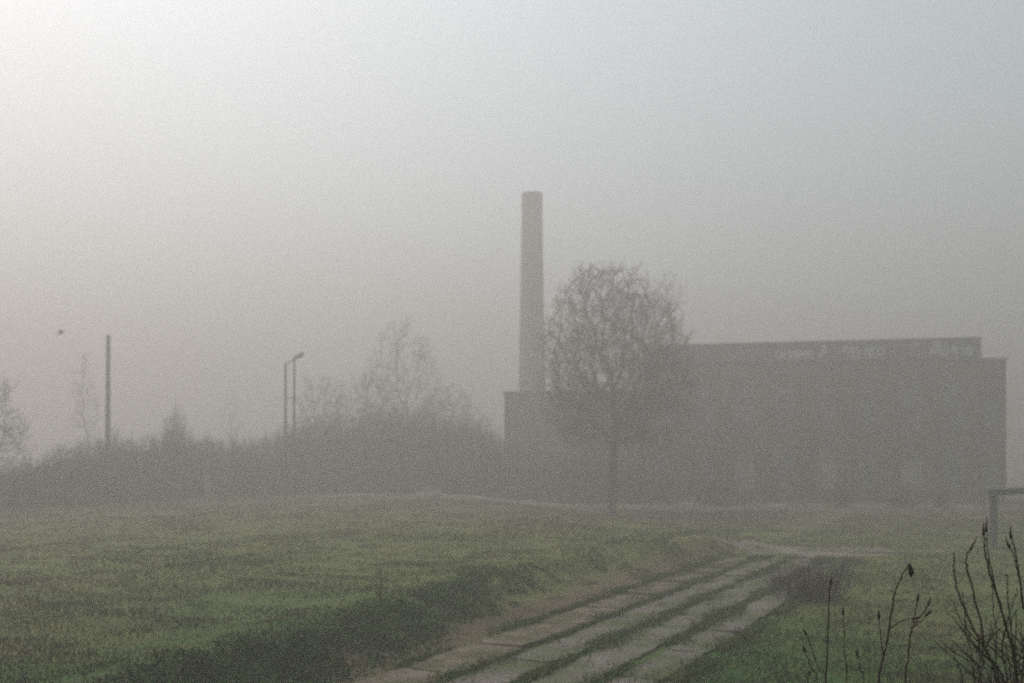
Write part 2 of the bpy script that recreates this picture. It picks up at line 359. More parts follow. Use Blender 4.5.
def tree(name, loc, label, cat, H, crown_z, rx, seed, group=None, trunk_h=None, shape='dome', natt=700, twigs=4, tip=.012, step=.5, twl=(.5, 1.3), leaf=0, dk=.9, r_exp=2.25):
    rng = np.random.default_rng(seed); random.seed(seed)
    pts = []
    while len(pts) < natt:
        p = rng.uniform(-1, 1, 3)
        if shape == 'dome':
            if p[2] < -.78: continue
            r = np.linalg.norm(p)
            if r > 1 or r < .35*rng.uniform(0, 1.6): continue
            if math.hypot(p[0], p[1]) > 1.04-.68*max(0, p[2])**1.5: continue
        elif shape == 'column':
            if p[0]**2+p[1]**2 > (1-abs(p[2])**2.2)*.9: continue
        elif shape == 'cone':
            if math.hypot(p[0], p[1]) > (1-p[2])/2: continue
        k = 1+.22*mnoise.noise(Vector(p*1.9+seed))
        zc = (H+crown_z)/2; hz = (H-crown_z)/2
        if shape == 'dome': zc = crown_z+(H-crown_z)*.42; hz = (H-crown_z)*.58
        pts.append((p[0]*rx*k, p[1]*rx*k, zc+p[2]*hz*(1+(k-1)*.5)))
    N, par = colonize(pts, (0, 0, 0), trunk_h or crown_z*.8, step, di=5.0, dk=dk, seed=seed)
    n = len(N); ch = [[] for _ in range(n)]
    for i, p in enumerate(par):
        if p >= 0: ch[p].append(i)
    rad = [0.0]*n
    for i in range(n-1, -1, -1):
        rad[i] = tip if not ch[i] else max(tip, sum(rad[c]**r_exp for c in ch[i])**(1/r_exp))
    rad[0] *= 1.35
    if len(ch[0]) == 1: rad[ch[0][0]] *= 1.12
    root = empty(name, loc); tag(root, label, cat, group)
    lim = MB(); stack = [0]; done = set()
    # follow the thickest child to make long limbs
    def chain(i):
        out = [i]
        while ch[out[-1]]:
            out.append(max(ch[out[-1]], key=lambda c: rad[c]))
        return out
    todo = [(None, 0)]
    while todo:
        p, i = todo.pop(); c = chain(i); ids = ([p] if p is not None else [])+c
        P_ = [tuple(N[q]) for q in ids]; R_ = [rad[q] for q in ids]
        if p is not None: R_[0] = min(rad[p], rad[i]*1.15)
        if len(P_) > 1: lim.tube(P_, R_, 7 if max(R_) > .08 else (5 if max(R_) > .035 else 3), cap=False)
        for q in c:
            for k in ch[q]:
                if k not in c: todo.append((q, k))
    lim.build('trunk', M['bark'], root, smooth=True)
    tw = MB(); cz = (H+crown_z)/2
    for i in range(1, n):
        if rad[i] > tip*3.2: continue
        d = Vector(N[i])-Vector(N[par[i]])
        if d.length < 1e-6: continue
        d.normalize()
        for _ in range(twigs if not ch[i] else max(1, twigs//2)):
            v = (d*.7 + Vector(rng.normal(0, .55, 3))).normalized(); l = rng.uniform(*twl); p0 = Vector(N[i]); p1 = p0+v*l*.5
            v2 = (v+Vector(rng.normal(0, .25, 3))+Vector((0, 0, .1))).normalized(); p2 = p1+v2*l*.5
            tw.tube([p0, p1, p2], [tip*.75, tip*.55, tip*.3], 3, cap=False)
            for q in (p1, p0.lerp(p1, .6), p1.lerp(p2, .5)):
                v3 = (v2+Vector(rng.normal(0, .6, 3))).normalized(); tw.tube([q, q+v3*l*rng.uniform(.25, .5)], [tip*.5, tip*.3], 3, cap=False)
            if leaf:
                for _k in range(leaf):
                    q = p2+Vector(rng.normal(0, .25, 3)); a = Vector(rng.normal(0, 1, 3)).normalized(); b = a.orthogonal().normalized(); s = rng.uniform(.05, .11)
                    tw.quad(q, a*s, b*s*.7)
    tw.build('crown', M['leafy'] if leaf else M['twig'], root)
    return root
def plant_tree(name, px, Y, *a, **k):
    x = at(px, Y); return tree(name, (x, Y, gz(x, Y)-.1), *a, **k)

plant_tree('bare_tree', 612, 76, 'big bare round-crowned tree standing in front of the brick works beside the chimney', 'tree', 19.1, 5.9, 5.7, 4, trunk_h=6.2, natt=2500, twigs=6, dk=.64, tip=.021)
plant_tree('bare_tree', 402, 118, 'tall faint bare tree rising above the hedge left of the chimney', 'tree', 20.5, 5.0, 5.2, 7, trunk_h=5, natt=900, twigs=5, tip=.018)
plant_tree('bare_tree', 320, 104, 'short bushy bare tree in the hedge just right of the twin-mast lamp', 'tree', 12.2, 2.5, 3.2, 9, trunk_h=2, natt=620, twigs=6, tip=.017)
plant_tree('bare_tree', 448, 108, 'low spreading bare tree in the hedge nearest the red brick boiler house', 'tree', 11.2, 2.4, 4.4, 12, trunk_h=2.4, natt=750, twigs=6, tip=.017)
plant_tree('bare_tree', 366, 100, 'rounded bare tree in the hedge between twin-mast lamp and tall faint tree', 'tree', 12.6, 2.4, 4.0, 15, trunk_h=2.2, natt=750, twigs=6, tip=.017)
plant_tree('slender_tree', 85, 108, 'slender faint bare tree just left of the single concrete pole', 'tree', 15.2, 4, 1.7, 21, trunk_h=5, natt=300, shape='column', twigs=4, step=.4, tip=.016)
plant_tree('bare_tree', -10, 62, 'bare tree half cut off by the left edge of the photo', 'tree', 8.6, 2.2, 2.6, 26, trunk_h=2.4, natt=600, twigs=6, step=.4, tip=.016)
plant_tree('slender_tree', 668, 116, 'very faint tall tree behind the works roof right of the big bare tree', 'tree', 26.5, 12, 2.3, 31, trunk_h=12, natt=520, shape='column', twigs=6, tip=.019)
plant_tree('slender_tree', 232, 118, 'very faint slim tree behind the hedge left of the twin-mast lamp', 'tree', 12.0, 4, 1.6, 33, trunk_h=4, natt=200, shape='column', twigs=3, step=.45)

# hedge of bushes
def make_bush(name, seed, h, wd, nst=85, nleaf=3000):
    rng = np.random.default_rng(seed); root = empty(name, (0, 0, 0)); st = MB(); lf = MB()
    for i in range(nst):
        a = rng.uniform(0, 2*np.pi); r = rng.uniform(0, .3)*wd; p = Vector((r*math.cos(a), r*math.sin(a), -.1)); out = rng.uniform(.1, .8)*wd; top = h*rng.uniform(.55, 1.0)*(1-.35*(out/wd)**2)
        e = Vector((math.cos(a)*out, math.sin(a)*out, top)); mid = p.lerp(e, .5)+Vector((0, 0, h*.12))+Vector(rng.normal(0, .12, 3)); q = [p, p.lerp(mid, .5), mid, mid.lerp(e, .55)+Vector(rng.normal(0, .08, 3)), e]
        st.tube(q, [.028, .024, .018, .012, .005], 4, cap=False)
        for _ in range(30):
            t = rng.uniform(.3, 1); k = min(3, int(t*4)); b = q[k].lerp(q[k+1], t*4-k) if k < 4 else e
            v = (Vector(rng.normal(0, .6, 3))+Vector((math.cos(a)*.3, math.sin(a)*.3, .55))).normalized(); l = rng.uniform(.25, .8); st.tube([b, b+v*l*.5+Vector(rng.normal(0, .03, 3)), b+v*l], [.008, .006, .003], 3, cap=False)
    for i in range(nleaf):
        a = rng.uniform(0, 2*np.pi); u = rng.uniform(0, 1)**.5; z = rng.beta(1.3, 2.2)
        k = 1+.35*mnoise.noise(Vector((math.cos(a)*1.5+seed, math.sin(a)*1.5, z*3))); r = wd*.85*u*k*math.sqrt(max(.05, 1-(z*1.02-.25)**2*1.3))
        c = Vector((r*math.cos(a), r*math.sin(a), z*h*.92*k)); x = Vector(rng.normal(0, 1, 3)).normalized(); y = x.orthogonal().normalized(); s = rng.uniform(.03, .065); lf.quad(c, x*s, y*s*.7)
    st.build('stems', M['twig'], root); lf.build('leaves', M['leafy'], root); return root
kinds = [make_bush('hedge_bush', 50, 4.2, 2.6), make_bush('hedge_bush', 51, 5.0, 2.3), make_bush('hedge_bush', 52, 3.4, 3.0), make_bush('hedge_bush', 53, 4.6, 2.9)]
random.seed(77); used = set()
# (column of the bush, distance, height wanted)
ROW = [(-20, 64, 2.6), (12, 66, 3.0), (40, 68, 3.5), (66, 70, 4.4), (92, 73, 5.0), (116, 76, 5.3), (140, 78, 5.0), (162, 80, 5.5), (186, 82, 5.6), (206, 84, 5.2), (228, 86, 5.2), (250, 88, 5.4), (272, 90, 5.8), (296, 93, 6.2), (318, 95, 6.9), (342, 95, 6.0), (366, 96, 7.4), (388, 96, 6.2), (410, 96, 8.0), (434, 97, 6.2), (458, 97, 7.2), (482, 98, 5.8), (505, 99, 5.6), (528, 98, 4.6), (556, 96, 5.0), (582, 95, 5.4), (606, 96, 5.0),
       (330, 100, 8.2), (380, 102, 9.0), (420, 102, 9.0), (455, 104, 8.2), (300, 100, 7.0), (475, 103, 7.4), (496, 103, 6.6), (512, 103, 5.6)]
for i, (px, Yb, hh) in enumerate(ROW):
    k = i % 4; b = kinds[k] if k not in used else copy_tree(kinds[k]); used.add(k)
    x = at(px, Yb); b.location = (x, Yb, gz(x, Yb)); base = (4.2, 5.0, 3.4, 4.6)[k]; s = hh/base; b.scale = (max(.85, s*.85)*random.uniform(.9, 1.1), max(.85, s*.85), s); b.rotation_euler = (0, 0, random.uniform(0, 6.28))
    if px < 515: tag(b, 'dense bramble and thorn bush in the dark hedge left of the chimney', 'bush', 'bushes of the dark hedge left of the chimney')
    else: tag(b, 'scrubby bush growing at the foot of the brick works below the chimney and big tree', 'bush', 'bushes at the foot of the works')
b = copy_tree(kinds[1]); x = at(175, 83); b.location = (x, 83, gz(x, 83)); b.scale = (.55, .55, 1.52); b.rotation_euler = (0, 0, 2)
tag(b, 'narrow taller bush poking up out of the hedge to the right of the single pole', 'bush')
# scrub in front of the right hand part of the facade foot
for i, (px, Yb, hh) in enumerate([(640, 93, 3.2), (668, 93, 2.6), (716, 91, 2.2), (842, 88, 1.8), (900, 87, 2.2), (940, 86, 1.6)]):
    b = copy_tree(kinds[i % 4]); x = at(px, Yb); b.location = (x, Yb, gz(x, Yb)); s = hh/(4.2, 5.0, 3.4, 4.6)[i % 4]; b.scale = (s*1.4, s, s); b.rotation_euler = (0, 0, i*1.3)
    tag(b, 'low straggling bush against the long blank side of the brick works', 'bush', 'bushes against the long side of the works')

# brown dead bush beside the road
def dead_bush(loc):
    rng = np.random.default_rng(91); root = empty('dead_bush', loc); st = MB(); tw = MB()
    for i in range(170):
        a = rng.uniform(0, 2*np.pi); r = rng.uniform(0, .75); p = Vector((r*1.2*math.cos(a), r*.8*math.sin(a), -.05)); l = rng.uniform(.4, 1.35); v = Vector((math.cos(a)*rng.uniform(.1, .9), math.sin(a)*rng.uniform(.1, .9), 1)).normalized()
        e = p+v*l; m_ = p.lerp(e, .5)+Vector(rng.normal(0, .05, 3)); st.tube([p, m_, e], [.010, .008, .004], 3, cap=False)
        for _ in range(9):
            t = rng.uniform(.35, 1); b = p.lerp(e, t); d = (v+Vector(rng.normal(0, .6, 3))).normalized(); tw.tube([b, b+d*rng.uniform(.1, .35)], [.006, .003], 3, cap=False)
    st.build('stems', M['deadtwig'], root); tw.build('twigs', M['deadtwig'], root)
    tag(root, 'brown leafless thicket on the right edge of the slab road', 'bush')
dead_bush((8.7, 29.0, gz(8.7, 29.0)))

# ------------------------------------------------------------------ the works
U = Vector((.9764, -.216, 0)).normalized(); W_ = Vector((-U.y, U.x, 0))            # along and into the long front
def P3(o, u, d, z): p = o+U*u+W_*d; return (p.x, p.y, z)
def wall_panel(mb, o, u0, u1, z0, z1, holes, depth=.45):
    """front face with openings, reveals included; holes = (u0,u1,z0,z1)"""
    us = sorted({u0, u1, *[h[0] for h in holes], *[h[1] for h in holes]}); zs = sorted({z0, z1, *[h[2] for h in holes], *[h[3] for h in holes]})
    for a, b in zip(us, us[1:]):
        for c, d in zip(zs, zs[1:]):
            if any(h[0] <= (a+b)/2 <= h[1] and h[2] <= (c+d)/2 <= h[3] for h in holes): continue
            mb.add([P3(o, a, 0, c), P3(o, b, 0, c), P3(o, b, 0, d), P3(o, a, 0, d)], [(0,1,2,3)])
    for (a, b, c, d) in holes:
        q = [(a, c), (b, c), (b, d), (a, d)]
        for k in range(4):
            (x, z), (x2, z2) = q[k], q[(k+1) % 4]; mb.add([P3(o, x, 0, z), P3(o, x, depth, z), P3(o, x2, depth, z2), P3(o, x2, 0, z2)], [(0,1,2,3)])
def obox(mb, o, u0, u1, d0, d1, z0, z1):
    vs = [P3(o, u, d, z) for z in (z0, z1) for u, d in ((u0, d0), (u1, d0), (u1, d1), (u0, d1))]
    mb.add(vs, [(3,2,1,0),(4,5,6,7),(0,1,5,4),(1,2,6,5),(2,3,7,6),(3,0,4,7)])
def window(parent, o, u0, u1, z0, z1, boarded=False):
    fr = MB(); d = .30; t = .09
    obox(fr, o, u0, u0+t, d, d+.10, z0, z1); obox(fr, o, u1-t, u1, d, d+.10, z0, z1); obox(fr, o, u0+t, u1-t, d, d+.10, z0, z0+t); obox(fr, o, u0+t, u1-t, d, d+.10, z1-t, z1)
    nu, nz = max(2, round((u1-u0)/.55)), max(2, round((z1-z0)/.7))
    for k in range(1, nu): x = u0+(u1-u0)*k/nu; obox(fr, o, x-.022, x+.022, d+.02, d+.07, z0+t, z1-t)
    for k in range(1, nz): z = z0+(z1-z0)*k/nz; obox(fr, o, u0+t, u1-t, d+.025, d+.065, z-.022, z+.022)
    f = fr.build('window', M['frame'], parent)
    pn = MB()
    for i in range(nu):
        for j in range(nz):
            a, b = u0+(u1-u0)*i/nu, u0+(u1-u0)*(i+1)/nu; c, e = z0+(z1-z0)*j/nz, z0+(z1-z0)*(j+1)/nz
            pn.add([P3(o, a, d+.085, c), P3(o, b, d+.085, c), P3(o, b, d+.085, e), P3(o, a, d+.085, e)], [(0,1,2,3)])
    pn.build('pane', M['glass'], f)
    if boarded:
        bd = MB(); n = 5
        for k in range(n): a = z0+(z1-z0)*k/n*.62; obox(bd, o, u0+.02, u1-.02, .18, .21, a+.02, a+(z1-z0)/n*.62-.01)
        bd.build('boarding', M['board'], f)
    sl = MB(); obox(sl, o, u0-.1, u1+.1, -.12, .2, z0-.15, z0-.005); sl.build('sill', M['coping'], f)

O1 = Vector((44.5, 95, 0)) - U*31.6; LEN = 31.6; HT = 15.9; DEP = 15
root = empty('brick_works', O1); tag(root, 'long flat-roofed brick works with pale graffiti along its parapet', 'building')
Z0 = Vector((0, 0, 0)); holes = []; wins = []; nb = 8; bw = LEN/nb
random.seed(3)
for i in range(nb):
    a = i*bw+.95; b = (i+1)*bw-.95
    for (z0, z1) in ((1.4, 5.6), (7.2, 12.0)):
        holes.append((a, b, z0, z1)); wins.append((a, b, z0, z1))
base = -.6; wl = MB()
wall_panel(wl, Z0, 0, LEN, base, HT-1.75, holes)
for (u, s) in ((0, 1), (LEN, -1)):
    wl.add([P3(Z0, u, 0, base), P3(Z0, u, DEP, base), P3(Z0, u, DEP, HT-1.75), P3(Z0, u, 0, HT-1.75)], [(0,1,2,3)])
wl.add([P3(Z0, 0, DEP, base), P3(Z0, LEN, DEP, base), P3(Z0, LEN, DEP, HT-1.75), P3(Z0, 0, DEP, HT-1.75)], [(0,1,2,3)])
wl.build('wall', M['brick'], root)
rm = MB(); obox(rm, Z0, .02, LEN-.02, .9, .95, base, HT-1.8); rm.build('inner_wall', M['roof'], root)
for i in range(nb+1):
    p = MB(); u = min(max(i*bw, .35), LEN-.35); obox(p, Z0, u-.33, u+.33, -.26, -.003, base, HT-1.95); p.build('pilaster', M['brick'], root)
pp = MB(); obox(pp, Z0, -.2, LEN+.2, -.32, DEP+.2, HT-1.74, HT-.14); par_ = pp.build('parapet', M['render'], root)
st = MB(); obox(st, Z0, -.26, LEN+.26, -.40, -.322, HT-1.90, HT-1.68); st.build('string_course', M['coping'], root)
cp = MB(); obox(cp, Z0, -.3, LEN+.3, -.42, DEP+.3, HT-.137, HT); cp.build('coping', M['coping'], root)
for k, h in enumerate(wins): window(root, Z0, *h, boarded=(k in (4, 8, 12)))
# graffiti: rows of loose bubble strokes, illegible in the fog
def stroke(pts, r=.075):
    for (a, b) in zip(pts, pts[1:]):
        d = math.hypot(b[0]-a[0], b[1]-a[1])
        if d < 1e-4: continue
        n_ = (-(b[1]-a[1])/d*r, (b[0]-a[0])/d*r); q = [(a[0]-n_[0], a[1]-n_[1]), (b[0]-n_[0], b[1]-n_[1]), (b[0]+n_[0], b[1]+n_[1]), (a[0]+n_[0], a[1]+n_[1])]
        k_ = len(gr.v); dd = -.326-.0012*random.random()
        gr.add([P3(Z0, x, dd, z) for x, z in q], [(0,1,2,3)])
def letter(u, z, wd, ht):
    k = random.randrange(5); s = random.uniform(-.15, .15)
    if k == 0: pts = [(.5+.45*math.cos(t*.7), .5+.5*math.sin(t*.7)) for t in range(10)]
    elif k == 1: pts = [(0, 0), (.3, 1), (.6, .1), (1, 1)]
    elif k == 2: pts = [(.9, .9), (.4, 1), (.1, .7), (.8, .35), (.6, 0), (0, .1)]
    elif k == 3: pts = [(.1, 0), (.1, 1), (.8, .8), (.2, .5), (.9, 0)]
    else: pts = [(0, 1), (1, 1), (.4, .5), (1, 0), (0, .05)]
    stroke([(u+(x+s*y)*wd, z+y*ht) for x, y in pts], random.uniform(.05, .10))
random.seed(8)
def ux(px, d=-.33):
    # position along the front of an image column
    t = (px-CX)/F; o = O1; return (t*o.y - o.x)/(U.x - t*U.y)
for (p0, p1, z, ht, dens) in ((728, 742, 14.3, .5, .6), (775, 822, 14.25, .75, .95), (822, 850, 14.6, .95, .8), (848, 880, 14.35, 1.0, .8), (884, 912, 15.1, .4, .45), (906, 940, 15.0, .4, .5), (922, 966, 14.3, .75, .95)):
    u = ux(p0)
    while u < ux(p1):
        wd = random.uniform(.35, .7)
        gr = MB()
        if random.random() < dens*.72: letter(u, z+random.uniform(-.12, .12), wd, ht*random.uniform(.75, 1.1))
        u += wd*random.uniform(.7, 1.15)
        if gr.v: gr.build('lettering', M['paint'], root)

# lower end wing at the right
O2 = O1+U*(LEN+.22)+W_*1.2
rt = empty('end_wing', O2); tag(rt, 'narrow lower brick wing at the right end of the long works', 'building')
wg = MB(); wall_panel(wg, Z0, 0, 2.55, base, 13.8, [(.7, 1.9, 1.4, 4.2), (.7, 1.9, 7.4, 10.4)])
wg.add([P3(Z0, 2.55, 0, base), P3(Z0, 2.55, 11, base), P3(Z0, 2.55, 11, 13.8), P3(Z0, 2.55, 0, 13.8)], [(0,1,2,3)])
wg.add([P3(Z0, 0, 11, base), P3(Z0, 2.55, 11, base), P3(Z0, 2.55, 11, 13.8), P3(Z0, 0, 11, 13.8)], [(0,1,2,3)]); wg.build('wall', M['brick'], rt)
rf = MB(); obox(rf, Z0, 0, 2.7, -.15, 11.15, 13.803, 14.05); rf.build('roof', M['coping'], rt)
ri = MB(); obox(ri, Z0, .02, 2.53, .9, .95, base, 13.7); ri.build('inner_wall', M['roof'], rt)
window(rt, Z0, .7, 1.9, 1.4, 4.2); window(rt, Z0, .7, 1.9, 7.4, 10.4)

# boiler house below the chimney
O3 = Vector((-.8, 105.6, 0)); u3 = 14.2
rb = empty('boiler_house', O3); tag(rb, 'red brick boiler house at the foot of the chimney, lower than the works', 'building')
bh = MB(); hl = [(1.0+2.1*i, 2.2+2.1*i, 2.0, 6.0) for i in range(6)]+[(1.0+2.1*i, 2.2+2.1*i, 7.5, 9.6) for i in range(6)]
wall_panel(bh, Z0, 0, u3, base, 11.2, hl)
for u in (0, u3): bh.add([P3(Z0, u, 0, base), P3(Z0, u, 9, base), P3(Z0, u, 9, 11.2), P3(Z0, u, 0, 11.2)], [(0,1,2,3)])
bh.add([P3(Z0, 0, 9, base), P3(Z0, u3, 9, base), P3(Z0, u3, 9, 11.2), P3(Z0, 0, 9, 11.2)], [(0,1,2,3)]); bh.build('wall', M['redbrick'], rb)
bc = MB(); obox(bc, Z0, -.15, u3+.15, -.15, 9.15, 11.203, 11.5); bc.build('roof', M['coping'], rb)
bi = MB(); obox(bi, Z0, .02, u3-.02, .9, .95, base, 11.1); bi.build('inner_wall', M['roof'], rb)
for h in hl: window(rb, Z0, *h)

# chimney, rising through the back of the boiler house plot
YC = 128.0; xc = at(532, YC); rc = empty('factory_chimney', (xc, YC, 0)); tag(rc, 'tall tapering brick factory chimney standing behind the boiler house', 'chimney')
ct = zz(194, YC); sh = MB(); nseg = 40
def ringtube(mb, prof, n=40):
    vs = []; fs = []
    for r, z in prof:
        for j in range(n): a = 2*math.pi*j/n; vs.append((r*math.cos(a), r*math.sin(a), z))
    for i in range(len(prof)-1):
        for j in range(n): a, b = i*n+j, i*n+(j+1) % n; fs.append((a, b, b+n, a+n))
    mb.add(vs, fs)
rT, rB = 1.30, 1.88
ringtube(sh, [(rB+.15, -1), (rB+.12, 3), (rB+.02, 3.1), (rT+.02, ct-1.7)]); sh.build('shaft', M['chimneybrick'], rc, smooth=True)
cap = MB(); ringtube(cap, [(rT+.0, ct-1.72), (rT+.09, ct-1.6), (rT+.09, ct-1.2), (rT+.02, ct-1.1), (rT-.0, ct-.5), (rT+.06, ct-.4), (rT+.06, ct), (rT-.28, ct), (rT-.28, ct-2.5)]); cap.build('crown_moulding', M['brick'], rc, smooth=False)
for z in (9, 14, 19, 24, 29):
    r = rB+(rT-rB)*(z/ct)+.035; hb = MB(); ringtube(hb, [(r-.03, z-.06), (r+.02, z-.06), (r+.02, z+.06), (r-.03, z+.06)]); hb.build('iron_band', M['frame'], rc)

# ------------------------------------------------------------------ poles
Yp = 74.0; x = at(107.5, Yp); z0 = gz(x, Yp); r1 = empty('utility_pole', (x, Yp, z0-.3)); tag(r1, 'single tall plain concrete pole rising from the hedge at far left', 'pole')
ht = zz(336, Yp)-z0+.3
m1 = MB(); m1.tube([(0, 0, 0), (.02, 0, ht*.5), (.06, 0, ht)], [.21, .18, .145], 10); m1.build('shaft', M['concpole'], r1, smooth=False)
m1 = MB(); m1.tube([(.06, 0, ht), (.06, 0, ht+.07)], [.16, .12], 10); m1.build('cap', M['metal'], r1)
for k in range(3):
    s_ = MB(); s_.box((.05, -.17, ht-.5-k*.9), (.16, .06, .08)); s_.build('bracket', M['metal'], r1)

Yl = 84.0; x = at(285.5, Yl); z0 = gz(x, Yl); r2 = empty('lamp_post', (x, Yl, z0-.3)); tag(r2, 'twin-mast lamp post with a slanting arm and lamp head above the hedge', 'street lamp')
ht = zz(363, Yl)-z0+.3; dx = (293.5-285.5)/F*Yl
m2 = MB(); m2.tube([(0, 0, 0), (0, 0, ht)], [.15, .105], 8); m2.build('mast', M['wood'], r2)
m2 = MB(); m2.tube([(dx, .3, 0), (dx, .3, ht+.35)], [.13, .085], 8); m2.build('mast', M['wood'], r2)
m2 = MB(); m2.tube([(-.02, .05, ht-.12), (dx, .18, ht+.28), (1.05, .2, ht+.55)], [.07, .07, .06], 8); arm = m2.build('arm', M['metal'], r2)
m2 = MB()
hd = [(.62, .2, ht+.34), (.75, .2, ht+.42), (1.1, .2, ht+.64), (1.42, .2, ht+.86), (1.52, .2, ht+.93)]
m2.tube(hd, [.06, .15, .20, .16, .05], 10); lh = m2.build('lamp_head', M['metal'], r2, smooth=True)
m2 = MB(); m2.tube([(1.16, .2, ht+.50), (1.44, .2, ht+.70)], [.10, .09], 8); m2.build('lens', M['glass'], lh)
for z in (ht*.45, ht*.75):
    m2 = MB(); m2.box((dx/2, .15, z), (dx+.2, .07, .09), math.atan2(.3, dx)); m2.build('tie_bar', M['metal'], r2)

# pale marker post at the hedge
x = at(216.5, 80); r3 = empty('marker_post', (x, 77.5, gz(x, 77.5)-.1)); tag(r3, 'short pale post standing at the foot of the dark hedge', 'post')
m3 = MB(); m3.box((0, 0, 1.05), (.30, .22, 2.1)); m3.build('post', M['board'], r3, bevel=.02)
m3 = MB(); m3.box((0, 0, 2.14), (.36, .28, .075)); m3.build('cap', M['coping'], r3, bevel=.015)

# thin stake on the lip of the slope
Ys = 23.6; x = at(380, Ys); r4 = MB(); r4.tube([(x, Ys, gz(x, Ys)-.2), (x+.02, Ys, gz(x, Ys)+.35), (x+.01, Ys, gz(x, Ys)+.75)], [.022, .02, .016], 6)
tag(r4.build('stake', M['wood']), 'thin dark wooden stake on the lip of the grassy slope', 'stake')

# steel portal at the right edge
x = at(993.5, 45.7); xe, ye = 26.6, 50.6
r5 = empty('gate_frame', (x, 45.7, 0)); tag(r5, 'dark post and crossbeam frame standing in the grass at the right edge', 'gate frame')
dv = Vector((xe-x, ye-45.7, 0)); an = math.atan2(dv.y, dv.x); zt = zz(489, 45.7)
m5 = MB(); m5.box((0, 0, (zt-.32)/2-.2), (.27, .27, zt-.32+.4), an); m5.build('post', M['rust'], r5, bevel=.02)
m5 = MB(); m5.box((dv.x, dv.y, (zt-.32)/2-.2), (.27, .27, zt-.32+.4), an); m5.build('post', M['rust'], r5, bevel=.02)
m5 = MB(); c_ = dv*.5; m5.box((c_.x, c_.y, zt-.157), (dv.length+.5, .30, .31), an); m5.build('crossbeam', M['rust'], r5, bevel=.02)
for s_ in (0, 1):
    m5 = MB(); q = dv*s_; m5.box((q.x, q.y, .03), (.6, .6, .14), an); m5.build('footing', M['concpole'], r5, bevel=.02)

# heap of pale rubble by the hedge
Yr = 86.5; x = at(430, Yr); random.seed(21); m6 = MB()
for k in range(90):
    a = random.uniform(0, 6.28); r = random.random()**.6; px_, py_ = x+1.5*r*math.cos(a), Yr+1.0*r*math.sin(a); z = gz(px_, py_)+.85*(1-r)*random.uniform(.3, 1)
    s_ = random.uniform(.12, .38); m6.box((px_, py_, z), (s_, s_*random.uniform(.5, 1), s_*random.uniform(.35, .8)), random.uniform(0, 3), (random.uniform(-.6, .6), random.uniform(-.6, .6), 0))
tag(m6.build('rubble_heap', M['rubble']), 'low heap of pale broken rubble at the foot of the hedge', 'rubble heap')

# bird in flight
Yb = 55.0; bx, bz = at(61, Yb), zz(333, Yb); bd = MB()
bd.tube([(-.22, 0, -.02), (-.14, 0, -.005), (-.04, 0, 0), (.06, 0, .01), (.13, 0, .03), (.17, 0, .04), (.23, 0, .03)], [.012, .035, .055, .055, .04, .032, .004], 8)
for s_ in (-1, 1):
    b0 = len(bd.v); W0 = []
    prof = [(0, .09, -.05, .03), (.16, .10, -.03, .12), (.30, .05, -.06, .16), (.42, -.05, -.10, .13)]
    for (y, xl, xt, z) in prof: W0 += [(xl, s_*(y+.03), z+.01), (xt-.02, s_*(y+.03), z+.005), (xl, s_*(y+.03), z-.004), (xt-.02, s_*(y+.03), z-.008)]
    fs = []
    for i in range(3):
        a = i*4; fs += [(a, a+1, a+5, a+4), (a+2, a+6, a+7, a+3), (a, a+4, a+6, a+2), (a+1, a+3, a+7, a+5)]
    bd.add(W0, fs)
bd.add([(-.20, -.03, -.015), (-.34, -.06, -.02), (-.34, .06, -.02), (-.20, .03, -.015), (-.20, 0, -.03), (-.33, 0, -.035)], [(0,1,5,4), (4,5,2,3), (0,3,2,1)])
bo = bd.build('bird', M['feather'], smooth=True); bo.location = (bx, Yb, bz); bo.rotation_euler = (R(12), R(-20), R(15)); tag(bo, 'small dark bird flying in the fog above the hedge at far left', 'bird')

# ------------------------------------------------------------------ near stems on the photographer's bank
def pxpts(lst, Y, lean=0.0):
    out = []
    for i, (px, py) in enumerate(lst):
        y = Y+lean*i; out.append((at(px, y), y, zz(py, y)))
    return out
def down(p, Y, spread=.0):
    """continue a stem from its lowest point down into the bank"""
    x, y, z = p; g0 = gz(x+spread, y); return [(x+spread, y, g0-.06), (x+spread*.45, y, g0+(z-g0)*.55)]
def spline(p, k=5):
    p = [Vector(q) for q in p]; out = []
    for i in range(len(p)-1):
        a, b, c, d = p[max(0, i-1)], p[i], p[i+1], p[min(len(p)-1, i+2)]
        for j in range(k):
            t = j/k; out.append(.5*((2*b)+(c-a)*t+(2*a-5*b+4*c-d)*t*t+(3*b-a-3*c+d)*t**3))
    out.append(p[-1]); return out
def buds(mb, pts, every, size, rng, start=.2):
    n = len(pts)
    for i in range(int(n*start), n, every):
        p = pts[i]; v = Vector(rng.normal(0, 1, 3)); v.normalize(); q = p+v*size*.8
        mb.ball((q.x, q.y, q.z), (size*.55, size*.55, size), 6, 4)
